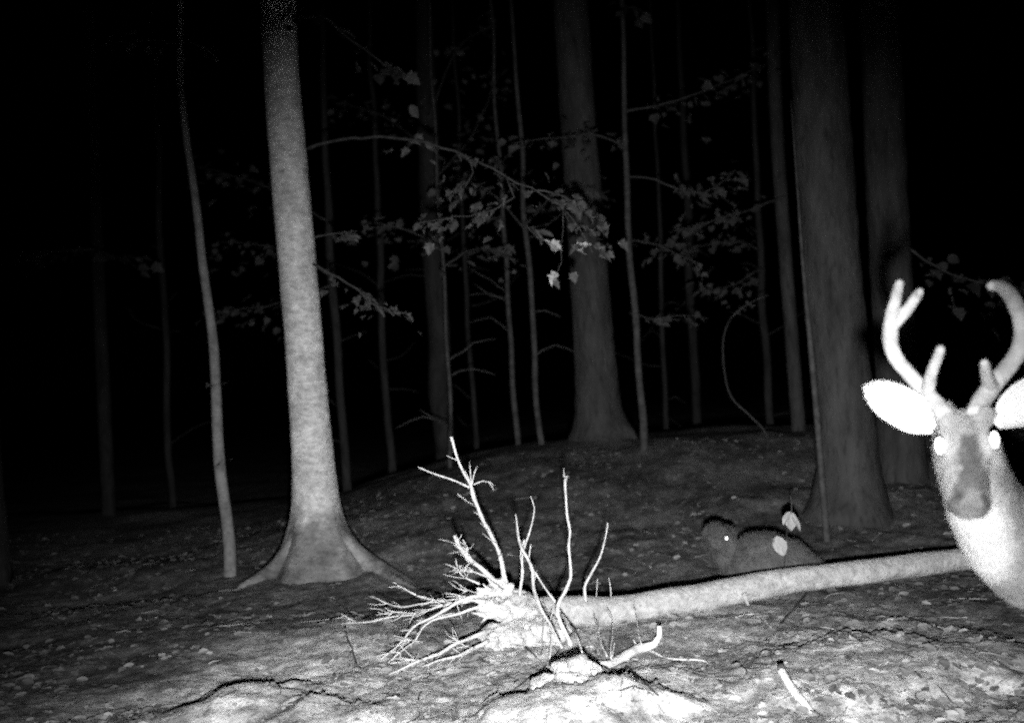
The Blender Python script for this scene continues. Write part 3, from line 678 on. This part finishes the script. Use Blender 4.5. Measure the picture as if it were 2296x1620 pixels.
# --- the buck
HD = 2.45
E0 = px(2168, 991, HD)                                   # between the eyes
toC = Vector((CAM.x - E0.x, CAM.y - E0.y, 0)).normalized()
yaw = math.radians(4); toC = Matrix.Rotation(yaw, 3, 'Z') @ toC
hp = math.radians(42)
hf = toC * math.cos(hp) - Vector((0, 0, 1)) * math.sin(hp)     # towards the nose
hu = toC * math.sin(hp) + Vector((0, 0, 1)) * math.cos(hp)     # out of the forehead
hr = (px(2230, 985, HD) - px(2107, 997, HD)).normalized()
hr = (hr - hf * hr.dot(hf)).normalized()
hu = (hu - hr * hu.dot(hr)).normalized()
def H(s, r, u): return E0 + hf * (s * .85 if s > 0 else s) + hr * r + hu * u
headR = []
for s, wd, ht, c in [(-.125, .03, .035, -.055), (-.10, .048, .055, -.055), (-.06, .057, .064, -.05), (-.02, .060, .068, -.052), (.02, .057, .066, -.056), (.06, .052, .06, -.058), (.10, .049, .052, -.058), (.14, .047, .046, -.056), (.168, .047, .041, -.052), (.188, .043, .034, -.05), (.198, .032, .022, -.05)]:
    headR.append((H(s, 0, c), hr * wd, hu * ht))
geos = [loft_geo(headR, 24)]
for sgn in (-1, 1):                                       # brow and cheek bulges
    geos.append(vtube([H(-.05, sgn * .042, -.005), H(0, sgn * .048, -.006), H(.04, sgn * .04, -.012)], [.012, .017, .012], 12))
    geos.append(vtube([H(-.07, sgn * .04, -.005), H(-.10, sgn * .05, .02)], [.026, .022], 12))   # antler pedicles
    geos.append(vtube([H(.15, sgn * .020, -.03), H(.19, sgn * .022, -.034)], [.016, .015], 12))    # nostril wings
geos.append(vtube([H(-.03, 0, -.09), H(.06, 0, -.085), H(.15, 0, -.078), H(.185, 0, -.072)], [.05, .036, .026, .016], 14))  # lower jaw
def ring(x, y, d, rv, rh, ax):
    """body section seen at a picture point: vertical and sideways half-sizes, ax = body direction"""
    c = px(x, y, d); ax = Vector(ax).normalized(); side = ax.cross(Vector((0, 0, 1))).normalized(); up = side.cross(ax)
    return (c, side * rh, up * rv)
neck = [ring(2172, 985, 2.575, .07, .065, (.1, .5, -1)), ring(2184, 1060, 2.60, .082, .075, (.3, .5, -1)), ring(2206, 1130, 2.64, .098, .088, (.6, .5, -1)), ring(2243, 1190, 2.69, .118, .10, (1, .5, -.8)), ring(2300, 1233, 2.76, .145, .12, (1, .45, -.4)), ring(2380, 1250, 2.84, .172, .14, (1, .4, 0)), ring(2470, 1262, 2.92, .195, .15, (1, .4, 0)), ring(2650, 1258, 3.06, .20, .165, (1, .4, 0)), ring(2850, 1250, 3.2, .195, .16, (1, .4, 0)), ring(3020, 1228, 3.32, .185, .15, (1, .4, .05)), ring(3140, 1225, 3.4, .15, .12, (1, .4, 0)), ring(3190, 1230, 3.44, .08, .07, (1, .4, 0))]
geos.append(loft_geo(neck, 28))
ax = Vector((1, .4, 0)).normalized(); sd = Vector((-.4, 1, 0)).normalized()
fs = px(2440, 1290, 2.88); hs = px(3030, 1240, 3.33)
def leg_front(off, sw):
    t = fs + sd * off; g_ = gzf(t.x + ax.x * sw, t.y + ax.y * sw)
    z = t.z
    return vtube([Vector((t.x, t.y, z + .05)), Vector((t.x, t.y, z - .13)) + ax * .02, Vector((t.x, t.y, g_ + .36)) + ax * (sw * .4), Vector((t.x, t.y, g_ + .30)) + ax * (sw * .5), Vector((t.x, t.y, g_ + .1)) + ax * sw, Vector((t.x, t.y, g_ + .055)) + ax * (sw - .012), Vector((t.x, t.y, g_ + .0)) + ax * (sw - .03)], [.07, .055, .031, .027, .019, .022, .026], 14)
def leg_hind(off, sw):
    t = hs + sd * off; g_ = gzf(t.x + ax.x * sw, t.y + ax.y * sw); b0 = Vector((t.x, t.y, 0))
    return vtube([b0 + Vector((0, 0, t.z + .05)), b0 + Vector((0, 0, t.z - .1)) - ax * .04, b0 + Vector((0, 0, g_ + .52)) - ax * .05, b0 + Vector((0, 0, g_ + .36)) + ax * (.1 + sw), b0 + Vector((0, 0, g_ + .3)) + ax * (.11 + sw), b0 + Vector((0, 0, g_ + .1)) + ax * (.07 + sw), b0 + Vector((0, 0, g_ + .05)) + ax * (.05 + sw), b0 + Vector((0, 0, g_)) + ax * (.025 + sw)], [.11, .1, .07, .035, .03, .021, .024, .027], 14)
geos += [leg_front(-.085, .0), leg_front(.085, .06), leg_hind(-.085, -.02), leg_hind(.085, .07)]
tl = px(3185, 1180, 3.42); geos.append(vtube([tl, tl + ax * .06 - Vector((0, 0, .07)), tl + ax * .08 - Vector((0, 0, .22))], [.03, .035, .015], 12))
eyeL = H(.0, -.0625, .0); eyeR = H(.0, .0625, .0)
nose_c = H(.195, 0, -.045)
throat = px(2195, 1200, 2.56)
def ramp(a, b_, x): return max(0.0, min(1.0, (x - a) / (b_ - a)))
def fur_tone(p):
    v = p - E0; s = v.dot(hf); r = v.dot(hr); u = v.dot(hu)
    if s > 0: s /= .85
    n = mnoise.noise(p * 26) * .02 + mnoise.noise(p * 9) * .012 + mnoise.noise(p * 70) * .01
    # neck and body: white throat patch in front, grey-brown elsewhere
    a = p - throat
    X = a.dot(_r); Y = a.dot(_u)
    ell = ((X + .30 * Y) / .085) ** 2 + (Y / .17) ** 2
    tb = .12 + n + (.29 - .12) * ramp(-.2, .9, 1.25 - ell + n * 6)
    # face
    t = .185
    halfw = .027 + .13 * max(0, s)
    k = ramp(0, .012, halfw + n - abs(r)) * ramp(-.022, .005, s + n)
    t += (.06 - t) * k * ramp(-.10, -.075, u)
    de = min((p - eyeL).length, (p - eyeR).length)
    k = ramp(0, .018, .042 - de + n); t += (.25 - t) * k * .9
    k = ramp(.15, .172, s + n) * ramp(.024, .012, abs(r) + n); t += (.10 - t) * k
    k = ramp(.016, .006, math.hypot(s - .178, abs(r) - .029)); t += (.03 - t) * k
    t += (.26 - t) * ramp(-.075, -.092, u + n * .4)
    f = ramp(-.125, -.095, u) * ramp(-.16, -.12, s) * ramp(.13, .1, abs(r)) * ramp(.30, .26, v.length)
    return (t + n) * f + tb * (1 - f)
DE = empty('deer', (hs.x * .5 + fs.x * .5, hs.y * .5 + fs.y * .5, gzf(fs.x, fs.y)))
tag(DE, 'antlered deer facing the camera at the right edge, eyes shining', 'deer')
def add_fur(src, n, length, width, mat, parent, flow, tonefn, keep=None, seed=1):
    '''short hairs lying on a body: one thin triangle each, all in one mesh'''
    me = src.data; off = np.array(world_loc(src))
    r_ = np.random.default_rng(seed); me.calc_loop_triangles()
    nt_ = len(me.loop_triangles); ti = np.empty(nt_ * 3, int); me.loop_triangles.foreach_get('vertices', ti); ti = ti.reshape(-1, 3)
    co = np.empty(len(me.vertices) * 3); me.vertices.foreach_get('co', co); co = co.reshape(-1, 3) + off
    A, B, C_ = co[ti[:, 0]], co[ti[:, 1]], co[ti[:, 2]]
    nr = np.cross(B - A, C_ - A); ar = np.linalg.norm(nr, axis=1); nr = nr / np.maximum(ar, 1e-12)[:, None]
    w_ = ar.copy()
    if keep is not None: w_ *= keep((A + B + C_) / 3)
    pick = r_.choice(nt_, n, p=w_ / w_.sum())
    u1 = np.sqrt(r_.random(n))[:, None]; u2 = r_.random(n)[:, None]
    P = A[pick] * (1 - u1) + B[pick] * (u1 * (1 - u2)) + C_[pick] * (u1 * u2)
    N_ = nr[pick]; fl = flow(P); fl = fl - N_ * np.sum(fl * N_, axis=1)[:, None]; fl /= np.maximum(np.linalg.norm(fl, axis=1), 1e-6)[:, None]
    dirv = fl + N_ * r_.uniform(.25, .8, n)[:, None] + r_.normal(0, .3, (n, 3)); dirv /= np.linalg.norm(dirv, axis=1)[:, None]
    sd_ = np.cross(dirv, N_); sd_ /= np.maximum(np.linalg.norm(sd_, axis=1), 1e-6)[:, None]
    L_ = length * r_.uniform(.5, 1.2, n)[:, None]
    V = np.stack([P - sd_ * width, P + sd_ * width, P + dirv * L_], 1).reshape(-1, 3)
    F = np.arange(n * 3).reshape(-1, 3).tolist()
    tn = np.array([tonefn(Vector(q)) for q in P]) * r_.uniform(.65, 1.3, n)
    o = mesh_obj('fur', V.tolist(), F, mat, parent, smooth=False, attr=np.repeat(tn, 3)); o['kind'] = 'stuff'
    return o
body = fuse('body', geos, 0.0075, 5, MAT['fur'], DE, fur_tone, disp=lambda p: .0016 * mnoise.noise(p * 60))
def near_part(c):                      # the head and neck carry most of the hairs the camera can tell apart
    return np.where((c @ np.array(_r)) - (np.array(CAM) @ np.array(_r)) < 1.55, 1.0, .12)
def deer_flow(P):
    v = P - np.array(E0); d_ = np.linalg.norm(v, axis=1)[:, None]
    return np.where(d_ < .22, -np.array(hf)[None, :], np.array([.45, .2, -.9])[None, :])
add_fur(body, 90000, .013, .0007, MAT['fur'], DE, deer_flow, fur_tone, near_part)
# ears
def ear(base, tip, width, cup, face, name='ear', mirror=1):
    base = Vector(base); tip = Vector(tip); y = (tip - base); L_ = y.length; y.normalize()
    z = Vector(face); z = (z - y * z.dot(y)).normalized(); x = y.cross(z)
    prof = [(0.0, .30), (.08, .5), (.2, .78), (.35, .97), (.5, 1.0), (.65, .95), (.8, .80), (.9, .6), (.97, .34), (1.0, .12)]
    V = []; F = []; nn = 12
    for layer, off in ((0, 0.0), (1, -.006)):
        for t, wv in prof:
            for k in range(nn + 1):
                u = k / nn * 2 - 1
                q = base + y * (t * L_) + x * (u * wv * width * .5) + z * (cup * (u * u - .6) * wv + off - .018 * t * t + .003 * math.sin(11 * t + 3 * u))
                V.append(q)
    m_ = len(prof) * (nn + 1)
    for layer in (0, 1):
        for i in range(len(prof) - 1):
            for k in range(nn):
                a = layer * m_ + i * (nn + 1) + k
                f = (a, a + 1, a + nn + 2, a + nn + 1)
                F.append(f if layer == 0 else f[::-1])
    for i in range(len(prof) - 1):
        for k in (0, nn):
            a = i * (nn + 1) + k; F.append((a, a + nn + 1, m_ + a + nn + 1, m_ + a))
    for k in range(nn):
        a = (len(prof) - 1) * (nn + 1) + k; F.append((a, a + 1, m_ + a + 1, m_ + a))
    o = mesh_obj(name, V, F, MAT['ear'], DE); return o
def c7(x, y): return (1836.7 + x * .3544, 574.0 + y * .3544)
def P7_(x, y, d): return px(*c7(x, y), d)
ear(P7_(735, 1085, 2.53), P7_(318, 832, 2.50), .096, .028, -_f + _r * .15)
ear(P7_(1120, 1060, 2.53), P7_(1520, 765, 2.52), .096, .028, -_f - _r * .45)
for e_ in [c for c in DE.children if c.name.startswith('ear')]:
    add_fur(e_, 9000, .007, .0007, MAT['fur'], e_, lambda P: np.tile(np.array([[-.6, -.1, .5]]) * np.sign(E0.x - P.mean(0)[0]) + np.array([[0, 0, .2]]), (len(P), 1)), lambda p: .5, seed=9)
# antlers in velvet
def antler(parts):
    gs = []
    for pts, d0, dm, d1_ in parts:
        P = []; R = []; n = len(pts)
        for i, (x, y, wd) in enumerate(pts):
            t = i / (n - 1); dd = d0 * (1 - t) ** 2 + 2 * dm * t * (1 - t) + d1_ * t * t
            P.append(P7_(x, y, dd)); R.append(wd * 1.18 * .3544 * .5 * dd / FPX)
        tv = (P[-1] - P[-2]).normalized(); P.append(P[-1] + tv * R[-1] * .7); R.append(R[-1] * .55)
        gs.append(vtube(P, R, 14, .01))
    return fuse('antler', gs, .0042, 4, MAT['velvet'], DE, None, disp=lambda p: .0012 * mnoise.noise(p * 70))
antler([([(800, 1010, 96), (752, 950, 96), (700, 890, 90), (630, 815, 82), (560, 735, 78), (490, 650, 80), (455, 570, 82), (450, 490, 86), (452, 420, 80), (468, 335, 70), (492, 240, 60), (508, 168, 50)], 2.50, 2.66, 2.46),
        ([(462, 450, 60), (520, 385, 64), (580, 305, 62), (622, 245, 56), (638, 222, 46)], 2.545, 2.52, 2.48),
        ([(690, 860, 72), (705, 760, 66), (740, 660, 60), (770, 585, 50)], 2.54, 2.48, 2.43)])
antler([([(975, 1010, 92), (1015, 930, 100), (1065, 860, 104), (1125, 780, 98), (1205, 690, 92), (1262, 600, 92), (1288, 500, 94), (1278, 400, 92), (1240, 300, 88), (1195, 230, 80), (1140, 190, 68), (1085, 185, 54)], 2.50, 2.66, 2.44),
        ([(1085, 830, 84), (1058, 745, 66), (1046, 672, 50)], 2.54, 2.48, 2.43)])
def eyeball(c, rad, mat, parent, face, squash=.72, tall=1.35):
    bm = bmesh.new(); bmesh.ops.create_uvsphere(bm, u_segments=20, v_segments=12, radius=1)
    z = Vector(face).normalized(); x, y = frame(z)
    for v in bm.verts: q = v.co.copy(); v.co = c + x * q.x * rad * squash + y * q.y * rad * tall + z * q.z * rad * .55
    me = bpy.data.meshes.new('eye'); bm.to_mesh(me); bm.free(); me.materials.append(mat)
    me.polygons.foreach_set('use_smooth', [True] * len(me.polygons))
    o = bpy.data.objects.new('eye', me); COL.objects.link(o); adopt(o, parent); return o
eyeball(px(2107, 998, 2.385), .0145, MAT['deer_eye'], DE, CAM - E0)
eyeball(px(2230, 985, 2.385), .0145, MAT['deer_eye'], DE, CAM - E0)

# --- small furry animal crouching behind the log
SA_d = 6.05
SA = empty('small_animal', onground(1720, 1285)); tag(SA, 'small grey furry animal crouching behind the log, one eye shining', 'animal')
def sring(x, y, d, rv, rh, ax):
    c = px(x, y, d); ax = Vector(ax).normalized(); side = ax.cross(Vector((0, 0, 1))).normalized(); up = side.cross(ax)
    k = d / FPX
    return (c, side * rh * k, up * rv * k)
sg = [loft_geo([sring(1628, 1285, 6.0, 18, 14, (1, 0, 0)), sring(1650, 1270, 6.0, 48, 40, (1, 0, 0)), sring(1685, 1262, 6.0, 66, 52, (1, 0, 0)), sring(1735, 1262, 6.0, 68, 56, (1, 0, 0)), sring(1790, 1268, 6.02, 52, 50, (1, 0, -.1)), sring(1835, 1278, 6.05, 26, 30, (1, 0, -.1)), sring(1855, 1284, 6.05, 10, 12, (1, 0, -.1))], 20),
      loft_geo([sring(1648, 1268, 6.05, 36, 30, (-1, -.2, .6)), sring(1628, 1235, 6.05, 38, 34, (-1, -.2, .6)), sring(1614, 1215, 6.03, 39, 36, (-.8, -.5, .3)), sring(1606, 1208, 5.98, 36, 32, (-.6, -.8, -.1)), sring(1604, 1214, 5.90, 20, 18, (-.4, -.9, -.3)), sring(1603, 1219, 5.86, 11, 10, (-.4, -.9, -.3))], 20)]
for x0 in (1590, 1634): sg.append(vtube([px(x0, 1192, 6.03), px(x0 + (-3 if x0 < 1610 else 3), 1181, 6.05)], [.036, .026], 12))
def sa_tone(p): return 1.0 + .35 * mnoise.noise(p * 22)
sa_body = fuse('body', sg, .009, 6, MAT['dim_fur'], SA, sa_tone, disp=lambda p: .003 * mnoise.noise(p * 45))
add_fur(sa_body, 24000, .03, .0016, MAT['dim_fur'], SA, lambda P: np.tile(np.array([[.8, .3, -.4]]), (len(P), 1)), sa_tone, seed=4)
eyeball(px(1629, 1206, 5.84), .022, MAT['eye'], SA, CAM - px(1629, 1206, 5.92), .9, .9)
